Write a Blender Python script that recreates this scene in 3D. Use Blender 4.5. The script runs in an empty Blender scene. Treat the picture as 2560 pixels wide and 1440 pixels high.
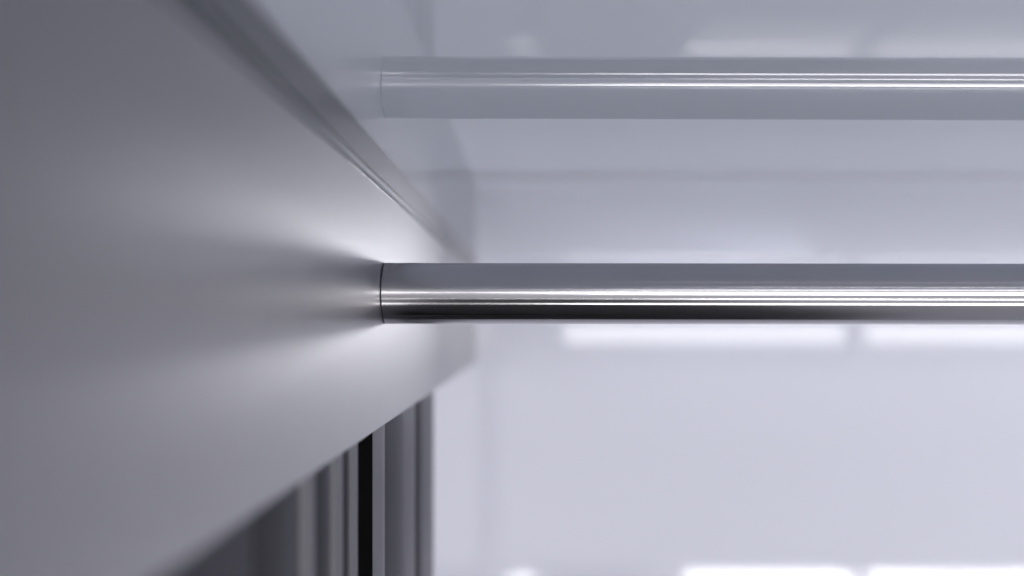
import bpy, bmesh, math, random
from mathutils import Vector
random.seed(7)
S = bpy.context.scene
COL = S.collection

# ------------------------------------------------------------------ camera
D = 0.645                       # metres from the lens to the axis of the tube
F = 2468.0                      # focal length in photograph pixels
PX = D / F                      # one photograph pixel at the tube, in metres
cam = bpy.data.cameras.new('camera')
camo = bpy.data.objects.new('camera', cam)
COL.objects.link(camo)
camo.location = (0, 0, 0)
camo.rotation_euler = (math.radians(90), 0, 0)
cam.sensor_width = 36.0
cam.lens = F / 2560 * 36.0
cam.shift_x = -50 / 2560
cam.shift_y = 90 / 2560
cam.clip_start = 0.01
cam.clip_end = 100
cam.dof.use_dof = True
cam.dof.focus_distance = D - 0.012
cam.dof.aperture_fstop = 2.2
cam.dof.aperture_blades = 0
S.camera = camo

# ------------------------------------------------------------------ world and exposure
w = bpy.data.worlds.new('World')
S.world = w
w.use_nodes = True
w.node_tree.nodes['Background'].inputs[0].default_value = (0.93, 0.93, 1.0, 1)
w.node_tree.nodes['Background'].inputs[1].default_value = 0.44
S.view_settings.view_transform = 'Standard'
S.view_settings.look = 'None'
S.view_settings.exposure = 0.70
S.view_settings.gamma = 1.0
S.cycles.caustics_reflective = True
S.cycles.caustics_refractive = False
S.cycles.blur_glossy = 0.0
S.cycles.max_bounces = 10
S.cycles.diffuse_bounces = 5
S.cycles.glossy_bounces = 6
S.cycles.transparent_max_bounces = 12
S.cycles.sample_clamp_indirect = 12.0

LAMP_A, LAMP_CORE, LAMP_C, LAMP_E, LAMP_R = 2.8, 6.5, 6.0, 4.5, 7.5

# ------------------------------------------------------------------ helpers
def new_mat(name):
    m = bpy.data.materials.new(name)
    m.use_nodes = True
    nt = m.node_tree
    return m, nt, nt.nodes['Principled BSDF']

def obj(name, bm, mat, parent=None, smooth=False):
    me = bpy.data.meshes.new(name)
    bmesh.ops.recalc_face_normals(bm, faces=bm.faces[:])
    bm.to_mesh(me)
    bm.free()
    me.materials.append(mat)
    if smooth:
        for p in me.polygons:
            p.use_smooth = True
    o = bpy.data.objects.new(name, me)
    COL.objects.link(o)
    if parent:
        o.parent = parent
    return o

def tag(o, label=None, cat=None, group=None, kind=None):
    if label: o['label'] = label
    if cat: o['category'] = cat
    if group: o['group'] = group
    if kind: o['kind'] = kind
    return o

def thing(name, label, cat, group=None):
    e = bpy.data.objects.new(name, None)
    e.empty_display_size = 0.05
    COL.objects.link(e)
    return tag(e, label, cat, group)

def box(bm, x0, x1, y0, y1, z0, z1, bevel=0.0):
    t = bmesh.new()
    vs = [t.verts.new((x, y, z)) for x in (x0, x1) for y in (y0, y1) for z in (z0, z1)]
    for f in ((0, 1, 3, 2), (4, 6, 7, 5), (0, 4, 5, 1), (2, 3, 7, 6), (0, 2, 6, 4), (1, 5, 7, 3)):
        t.faces.new([vs[i] for i in f])
    bmesh.ops.recalc_face_normals(t, faces=t.faces[:])
    if bevel:
        bmesh.ops.bevel(t, geom=t.edges[:], offset=bevel, segments=2, affect='EDGES', profile=0.5)
    me = bpy.data.meshes.new('tmp')
    t.to_mesh(me); t.free()
    bm.from_mesh(me)
    bpy.data.meshes.remove(me)
    return bm

def boxm(*a, **k):
    return box(bmesh.new(), *a, **k)

def prism(profile, z0, z1):
    """vertical extrusion of an x,y outline"""
    bm = bmesh.new()
    lo = [bm.verts.new((x, y, z0)) for x, y in profile]
    hi = [bm.verts.new((x, y, z1)) for x, y in profile]
    n = len(profile)
    for i in range(n):
        j = (i + 1) % n
        bm.faces.new((lo[i], lo[j], hi[j], hi[i]))
    bm.faces.new(lo[::-1]); bm.faces.new(hi)
    return bm

# ------------------------------------------------------------------ materials
def noise(nt, scale, detail=2.0, rough=0.5, vec=None):
    n = nt.nodes.new('ShaderNodeTexNoise')
    n.inputs['Scale'].default_value = scale
    n.inputs['Detail'].default_value = detail
    n.inputs['Roughness'].default_value = rough
    if vec is not None:
        nt.links.new(vec, n.inputs['Vector'])
    return n

def coords(nt, scale=(1, 1, 1)):
    tc = nt.nodes.new('ShaderNodeTexCoord')
    mp = nt.nodes.new('ShaderNodeMapping')
    mp.inputs['Scale'].default_value = scale
    nt.links.new(tc.outputs['Object'], mp.inputs['Vector'])
    return mp.outputs['Vector']

def bump(nt, b, height, strength, dist, prev=None):
    n = nt.nodes.new('ShaderNodeBump')
    n.inputs['Strength'].default_value = strength
    n.inputs['Distance'].default_value = dist
    nt.links.new(height, n.inputs['Height'])
    if prev is not None:
        nt.links.new(prev.outputs['Normal'], n.inputs['Normal'])
    nt.links.new(n.outputs['Normal'], b.inputs['Normal'])
    return n

# powder coated panel
panel_mat, nt, b = new_mat('powder_coat')
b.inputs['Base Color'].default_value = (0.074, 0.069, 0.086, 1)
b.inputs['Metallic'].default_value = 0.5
b.inputs['Coat Weight'].default_value = 1.0
b.inputs['Coat IOR'].default_value = 1.75
b.inputs['Coat Roughness'].default_value = 0.34
v = coords(nt)
n1 = noise(nt, 900.0, 2.0, 0.6, v)
bp = bump(nt, b, n1.outputs['Fac'], 0.10, 0.0004)
n2 = noise(nt, 14.0, 3.0, 0.5, v)
mr = nt.nodes.new('ShaderNodeMapRange')
mr.inputs['To Min'].default_value = 0.32
mr.inputs['To Max'].default_value = 0.38
nt.links.new(n2.outputs['Fac'], mr.inputs['Value'])
nt.links.new(mr.outputs['Result'], b.inputs['Roughness'])

# glossy back wall
wall_mat, nt, b = new_mat('glossy_white_wall')
b.inputs['Base Color'].default_value = (0.86, 0.862, 0.955, 1)
b.inputs['Roughness'].default_value = 0.5
b.inputs['Coat Weight'].default_value = 1.0
b.inputs['Coat Roughness'].default_value = 0.038
b.inputs['Coat IOR'].default_value = 1.8

# pale ceiling board above the glass
board_mat, nt, b = new_mat('pale_board')
b.inputs['Base Color'].default_value = (0.72, 0.712, 0.785, 1)
b.inputs['Roughness'].default_value = 0.7

# clear glass: reflection by Fresnel on its outer faces, clear through
glass_mat, nt, b = new_mat('clear_glass')
nt.nodes.remove(b)
out = nt.nodes['Material Output']
tr = nt.nodes.new('ShaderNodeBsdfTransparent')
tr.inputs['Color'].default_value = (0.95, 0.97, 0.98, 1)
gl = nt.nodes.new('ShaderNodeBsdfGlossy')
gl.inputs['Roughness'].default_value = 0.0
gl.inputs['Color'].default_value = (1, 1, 1, 1)
fr = nt.nodes.new('ShaderNodeFresnel')
fr.inputs['IOR'].default_value = 1.22
geo = nt.nodes.new('ShaderNodeNewGeometry')
inv = nt.nodes.new('ShaderNodeMath'); inv.operation = 'SUBTRACT'
inv.inputs[0].default_value = 1.0
nt.links.new(geo.outputs['Backfacing'], inv.inputs[1])
mul = nt.nodes.new('ShaderNodeMath'); mul.operation = 'MULTIPLY'
nt.links.new(inv.outputs[0], mul.inputs[0])
nt.links.new(fr.outputs['Fac'], mul.inputs[1])
mx = nt.nodes.new('ShaderNodeMixShader')
nt.links.new(mul.outputs[0], mx.inputs['Fac'])
nt.links.new(tr.outputs[0], mx.inputs[1])
nt.links.new(gl.outputs[0], mx.inputs[2])
nt.links.new(mx.outputs[0], out.inputs['Surface'])

# polished steel tube
steel_mat, nt, b = new_mat('polished_steel')
b.inputs['Base Color'].default_value = (0.53, 0.52, 0.535, 1)
b.inputs['Metallic'].default_value = 1.0
b.inputs['Roughness'].default_value = 0.17
b.inputs['Anisotropic'].default_value = 1.0
b.inputs['Anisotropic Rotation'].default_value = 0.25
tg = nt.nodes.new('ShaderNodeTangent')
tg.direction_type = 'RADIAL'; tg.axis = 'X'
nt.links.new(tg.outputs['Tangent'], b.inputs['Tangent'])
v = coords(nt, (0.0015, 1, 1))
n1 = noise(nt, 420.0, 3.0, 0.6, v)            # long drawing lines
v2 = coords(nt)
n3 = noise(nt, 60.0, 3.0, 0.6, v2)
mr = nt.nodes.new('ShaderNodeMapRange')
mr.inputs['To Min'].default_value = 0.12
mr.inputs['To Max'].default_value = 0.15
nt.links.new(n3.outputs['Fac'], mr.inputs['Value'])
nt.links.new(mr.outputs['Result'], b.inputs['Roughness'])

scratch_mat, nt, b = new_mat('scratched_steel')
b.inputs['Base Color'].default_value = (0.75, 0.74, 0.78, 1)
b.inputs['Metallic'].default_value = 1.0
b.inputs['Roughness'].default_value = 0.55

rubber_mat, nt, b = new_mat('black_seam')
b.inputs['Base Color'].default_value = (0.012, 0.012, 0.013, 1)
b.inputs['Roughness'].default_value = 0.7

strip_mat, nt, b = new_mat('satin_aluminium')
b.inputs['Base Color'].default_value = (0.10, 0.10, 0.116, 1)
b.inputs['Metallic'].default_value = 0.6
b.inputs['Roughness'].default_value = 0.45
v = coords(nt, (1, 0.03, 1))
n1 = noise(nt, 700.0, 2.0, 0.5, v)
bump(nt, b, n1.outputs['Fac'], 0.1, 0.0002)

def slat_mat(name, col, rough):
    m, nt, b = new_mat(name)
    b.inputs['Base Color'].default_value = (*col, 1)
    b.inputs['Metallic'].default_value = 1.0
    b.inputs['Roughness'].default_value = rough
    b.inputs['Specular Tint'].default_value = (0.6, 0.6, 0.62, 1)
    v = coords(nt, (1, 1, 0.02))
    n = noise(nt, 500.0, 2.0, 0.5, v)
    bump(nt, b, n.outputs['Fac'], 0.15, 0.0002)
    return m
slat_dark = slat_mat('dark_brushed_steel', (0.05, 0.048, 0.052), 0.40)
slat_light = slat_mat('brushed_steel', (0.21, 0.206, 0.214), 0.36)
black_mat, nt, b = new_mat('black_recess')
b.inputs['Base Color'].default_value = (0.005, 0.005, 0.005, 1)
b.inputs['Specular IOR Level'].default_value = 0.0
b.inputs['Roughness'].default_value = 0.9

floor_mat, nt, b = new_mat('dark_floor')
b.inputs['Base Color'].default_value = (0.012, 0.012, 0.014, 1)
b.inputs['Roughness'].default_value = 0.6

sealant_mat, nt, b = new_mat('clear_sealant')
b.inputs['Base Color'].default_value = (0.62, 0.61, 0.66, 1)
b.inputs['Roughness'].default_value = 0.25

housing_mat, nt, b = new_mat('white_lamp_housing')
b.inputs['Base Color'].default_value = (0.5, 0.5, 0.5, 1)
b.inputs['Roughness'].default_value = 0.5

def lamp_mat(name, strength):
    m, nt, b = new_mat(name)
    b.inputs['Base Color'].default_value = (0.8, 0.8, 0.8, 1)
    b.inputs['Emission Color'].default_value = (1.0, 0.99, 0.995, 1)
    b.inputs['Emission Strength'].default_value = strength
    return m

# ------------------------------------------------------------------ the large structure
XP = -368 * PX                   # face of the side panel
ZG = 333 * PX                    # underside of the glass
ZB = 432 * PX                    # underside of the board above it
ZL = -251 * PX                   # lower edge of the side panel
YW = 2.63 * D                    # back wall
FLOOR = -2.3

tag(obj('back_wall', boxm(-1.2, 2.0, YW, YW + 0.02, FLOOR + 0.004, 0.40), wall_mat),
    'glossy pale lavender back wall mirroring the bright lamps behind the tube', 'wall')
tag(obj('ceiling', boxm(-0.40, 2.0, 0.235, YW - 0.006, ZB, ZB + 0.012), board_mat), kind='structure')
grey_mat, nt, b = new_mat('grey_floor')
b.inputs['Base Color'].default_value = (0.55, 0.55, 0.57, 1)
b.inputs['Roughness'].default_value = 0.6
tag(obj('ground', boxm(1.02, 2.5, -1.5, 2.2, FLOOR - 0.02, FLOOR), grey_mat), kind='structure')
tag(obj('floor', boxm(-1.3, 1.02, -6, 3, FLOOR - 0.02, FLOOR), floor_mat), kind='structure')

# clear glass pane under the ceiling board
g = obj('glass_pane', boxm(XP + 0.0003, 1.9, 0.235, YW - 0.001, 0, 0.004), glass_mat)
g.location = (0, 0, ZG)
g.rotation_euler = (0, math.radians(0.12), 0)
tag(g, 'clear glass pane above the steel tube mirroring it faintly', 'glass pane')

# side panel with its sealant bead
sp = thing('side_panel', 'pale grey powder coated panel on the left that the tube is fixed to', 'panel')
obj('panel_sheet', boxm(XP - 0.012, XP, 0.155, YW - 0.001, ZL, ZG + 0.0045, bevel=0.0006), panel_mat, sp)
bm = bmesh.new()
prev = None
N = 90
for i in range(N + 1):
    y = 0.80 * D + (1.30 - 0.80) * D * i / N
    a = 0.0003 + 0.0010 * max(0, random.gauss(0.25, 0.35)) * (1 if 0.15 < i / N < 0.62 else 0.25)
    ring = [bm.verts.new((XP - 0.0001, y, ZG - 0.0011)), bm.verts.new((XP + a * 0.8, y, ZG - 0.0012)),
            bm.verts.new((XP + a * 0.7, y, ZG - a * 0.9 - 0.0012)), bm.verts.new((XP - 0.0001, y, ZG - a * 1.5 - 0.0012))]
    if prev:
        for k in range(3):
            bm.faces.new((prev[k], prev[k + 1], ring[k + 1], ring[k]))
    prev = ring
obj('black_joint', boxm(XP - 0.001, XP + 0.0005, 0.156, YW - 0.002, ZG - 0.0010, ZG - 0.0002), rubber_mat, sp)
obj('sealant_bead', bm, sealant_mat, sp, smooth=True)

# metal edging between glass and board
es = thing('edge_strip', 'grey metal edging strip running along the top of the side panel', 'edging strip')
obj('strip_face', boxm(XP - 0.010, XP + 0.0004, 0.13, YW - 0.001, ZG + 0.0067, ZB - 0.0020, bevel=0.0005), strip_mat, es)
obj('shadow_gap', boxm(XP - 0.010, XP + 0.0002, 0.13, YW - 0.001, ZG + 0.0046, ZG + 0.0066), black_mat, es)

# ------------------------------------------------------------------ steel cladding under the panel
cl = thing('steel_cladding', 'dark ribbed steel cladding with a black gap below the side panel', 'cladding')
XC = XP - 0.003
def slat(d0, d1, bulge, mat, back=0.0, turn=0.0):
    y0, y1 = d0 * 1.075 * D + 0.0004, d1 * 1.075 * D - 0.0004
    pts = [(XC - 0.012, y1), (XC - 0.012, y0)]
    n = 12
    for i in range(n + 1):
        t = i / n
        x = XC - back - 0.004 + bulge * math.sin(math.pi * t) ** 0.8 + turn * (t - 0.5)
        pts.append((x, y0 + (y1 - y0) * t))
    o = obj('slat', prism(pts, FLOOR + 0.002, ZL - 0.0012), mat, cl)
    return o
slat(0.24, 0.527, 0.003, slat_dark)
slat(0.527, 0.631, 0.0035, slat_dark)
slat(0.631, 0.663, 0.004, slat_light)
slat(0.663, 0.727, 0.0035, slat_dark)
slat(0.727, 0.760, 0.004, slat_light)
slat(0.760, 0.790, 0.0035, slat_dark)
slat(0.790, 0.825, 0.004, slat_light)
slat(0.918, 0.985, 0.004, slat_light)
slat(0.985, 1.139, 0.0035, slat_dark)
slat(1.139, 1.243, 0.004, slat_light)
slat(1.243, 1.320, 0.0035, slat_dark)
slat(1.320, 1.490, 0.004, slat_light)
obj('black_gap_fill', boxm(XC - 0.012, XC - 0.0035, 0.889 * D, 0.986 * D, FLOOR + 0.002, ZL - 0.0012), black_mat, cl)  # matte black strip filling the open gap, its shade put into the colour
obj('backing', boxm(XC - 0.030, XC - 0.0125, 0.26 * D, 1.60 * D, FLOOR + 0.002, ZL - 0.0012), black_mat, cl)

# ------------------------------------------------------------------ the tube
R = 76.3 * PX
tube = thing('steel_tube', 'shiny horizontal steel tube with thin bright streaks fixed to the side panel', 'tube')
tube.location = (XP, D, 76.5 * PX)
tube.rotation_euler = (0, math.radians(0.072), 0)
def cyl(bm, x0, x1, r, seg=192, steps=1, cap=True):
    rings = []
    for s in range(steps + 1):
        x = x0 + (x1 - x0) * s / steps
        rings.append([bm.verts.new((x, r * math.cos(2 * math.pi * i / seg), r * math.sin(2 * math.pi * i / seg))) for i in range(seg)])
    for a, c in zip(rings, rings[1:]):
        for i in range(seg):
            j = (i + 1) % seg
            bm.faces.new((a[i], a[j], c[j], c[i]))
    if cap:
        bm.faces.new(rings[0][::-1]); bm.faces.new(rings[-1])
    return bm
bm = cyl(bmesh.new(), 0.0007, 1.50, R, cap=False)
obj('tube_body', bm, steel_mat, tube, smooth=True)
obj('end_seam', cyl(bmesh.new(), 0.0001, 0.00068, R - 0.0004, cap=True), rubber_mat, tube)
bm = bmesh.new()
def scratch(px, py, dx, dy, wd):
    """a hair scratch on the front of the tube, start and run in photograph pixels"""
    n = 6
    pr = None
    for i in range(n + 1):
        t = i / n
        x = (px - 962 + dx * t) * PX
        ww = wd * PX * math.sin(math.pi * (0.08 + 0.84 * t))
        out = []
        for s in (-1, 1):
            h = (733.5 - (py + dy * t * (0.8 + 0.2 * t))) + s * ww
            a = math.asin(max(-0.99, min(0.99, h * PX / R)))
            out.append(bm.verts.new((x, -(R + 0.00001) * math.cos(a), (R + 0.00001) * math.sin(a))))
        if pr:
            bm.faces.new((pr[0], pr[1], out[1], out[0]))
        pr = out
scratch(1610, 721, 52, 32, 0.55)
for k in range(26):
    scratch(1360 + k * 7.2 + random.uniform(-5, 5), 727 - random.uniform(0, 12), random.uniform(8, 20), -random.uniform(3, 8), random.uniform(0.15, 0.32))
for k in range(40):
    px = random.choice((random.uniform(980, 1250), random.uniform(1000, 2500)))
    scratch(px, random.uniform(668, 800), random.uniform(-4, 4), random.uniform(-3, 3), random.uniform(0.2, 0.6))
o = obj('scratches', bm, scratch_mat, tube)
o['kind'] = 'stuff'

# ------------------------------------------------------------------ lamps of the room behind the camera (seen as reflections)
def lamp(x0, x1, yc, zc, size, aim, strength, label, group, core=None):
    """a linear lamp: white housing and a glowing diffuser, turned to aim; core = (height, offset) of its bright tube"""
    t = thing('linear_lamp', label, 'lamp', group)
    t.location = ((x0 + x1) / 2, yc, zc)
    d = Vector((0, aim[0] - yc, aim[1] - zc)).normalized()
    t.rotation_euler = (math.atan2(d.z, d.y), 0, 0)
    L = (x1 - x0) / 2
    obj('housing', boxm(-L - 0.01, L + 0.01, -0.06, -0.004, -size / 2 - 0.006, size / 2 + 0.006, bevel=0.004), housing_mat, t)
    obj('diffuser', boxm(-L, L, -0.0035, 0.002, -size / 2, size / 2, bevel=0.0008), lamp_mat('lamp_glow', strength), t)
    if core:
        obj('bright_core', boxm(-L - core[2], L, 0.0025, 0.012, core[1] - core[0] / 2, core[1] + core[0] / 2, bevel=0.002), lamp_mat('core_glow', LAMP_CORE), t)
    return t

vA = 5.5
yA = (5.26 - vA) * D
xa = lambda px, v: (px - 1330) / F * v * D
zA0, zA1 = -264 * PX, 300 * PX
zA, hA = (zA0 + zA1) / 2, zA1 - zA0
gA = 'lamps mirrored behind the tube'
core = (200 * PX, 190 * PX - zA, 0.14 * D)
lamp(xa(1412, vA), xa(2110, vA), yA, zA, hA, (YW, zA), LAMP_A, 'pale lamp mirrored as a blurred bar just below the middle of the tube', gA, core)
lamp(xa(2164, vA), xa(3200, vA), yA, zA, hA, (YW, zA), LAMP_A, 'pale lamp mirrored as a blurred bar below the right end of the tube', gA, core[:2] + (0.0,))

vC0, vC1 = 11.7, 13.0
zC = -622 / F * 13.0 * D
def flat_lamp(x0, x1, y0, y1, z, strength, label):
    t = thing('panel_lamp', label, 'lamp', 'panel lamps of the room')
    t.location = ((x0 + x1) / 2, (y0 + y1) / 2, z)
    L, H = (x1 - x0) / 2, (y1 - y0) / 2
    obj('housing', boxm(-L - 0.02, L + 0.02, -H - 0.02, H + 0.02, -0.06, -0.004, bevel=0.004), housing_mat, t)
    obj('diffuser', boxm(-L, L, -H, H, -0.0035, 0.003, bevel=0.001), lamp_mat('panel_glow', strength), t)
for k, (d0, d1, st) in enumerate(((5.26 - 12.35, 5.26 - 11.6, 0.42), (5.26 - 13.0, 5.26 - 12.45, 1.7))):
    row = ('nearer', 'farther')[k]
    flat_lamp(2.00 * D, 4.11 * D, d0 * D, d1 * D, zC, LAMP_C * st, 'pale lamp of the %s row mirrored above the faint tube right of centre' % row)
    flat_lamp(4.37 * D, 8.0 * D, d0 * D, d1 * D, zC, LAMP_C * st * 0.9, 'pale lamp of the %s row mirrored above the faint tube at far right' % row)

flat_lamp(0.40 * D, 5.4 * D, (5.26 - 8.55) * D, (5.26 - 7.80) * D, zC, LAMP_E, 'long lamp mirrored as the lower thin bright streak on the tube')

t = thing('round_lamp', 'small round lamp mirrored as a soft spot above the left part of the faint tube', 'lamp')
t.location = (-0.13 * D, (5.26 - 12.6) * D, zC)
def disc(r, z0, z1, n=32):
    return prism([(r * math.cos(2 * math.pi * i / n), r * math.sin(2 * math.pi * i / n)) for i in range(n)], z0, z1)
obj('housing', disc(0.19 * D, -0.05, -0.004), housing_mat, t)
obj('diffuser', disc(0.17 * D, -0.0035, 0.02), lamp_mat('round_glow', LAMP_R), t)

# added light, hidden behind the tube, to brighten the panel around its shadow wedge
t = thing('added_wash_light', 'added light hidden behind the tube that brightens the side panel', 'lamp')
t.location = (0.50, YW - 0.014, 200 * PX)
obj('housing', boxm(-0.001, 0.001, 0.0005, 0.0135, -0.003, 0.003, bevel=0.0004), housing_mat, t)
def beam(name, w_, h_, power, spread, left, down):
    ld = bpy.data.lights.new(name, 'AREA')
    ld.shape = 'RECTANGLE'
    ld.size, ld.size_y = w_, h_
    ld.energy = power
    ld.color = (0.97, 0.96, 1.0)
    ld.spread = math.radians(spread)
    lo = bpy.data.objects.new(name, ld)
    COL.objects.link(lo)
    lo.parent = t
    lo.rotation_euler = (math.radians(-90 - down), 0, math.radians(-left))
beam('narrow_beam', 0.012, 0.060, 0.052, 28, 32, 3)
beam('wide_beam', 0.012, 0.060, 0.08, 52, 71, 2)
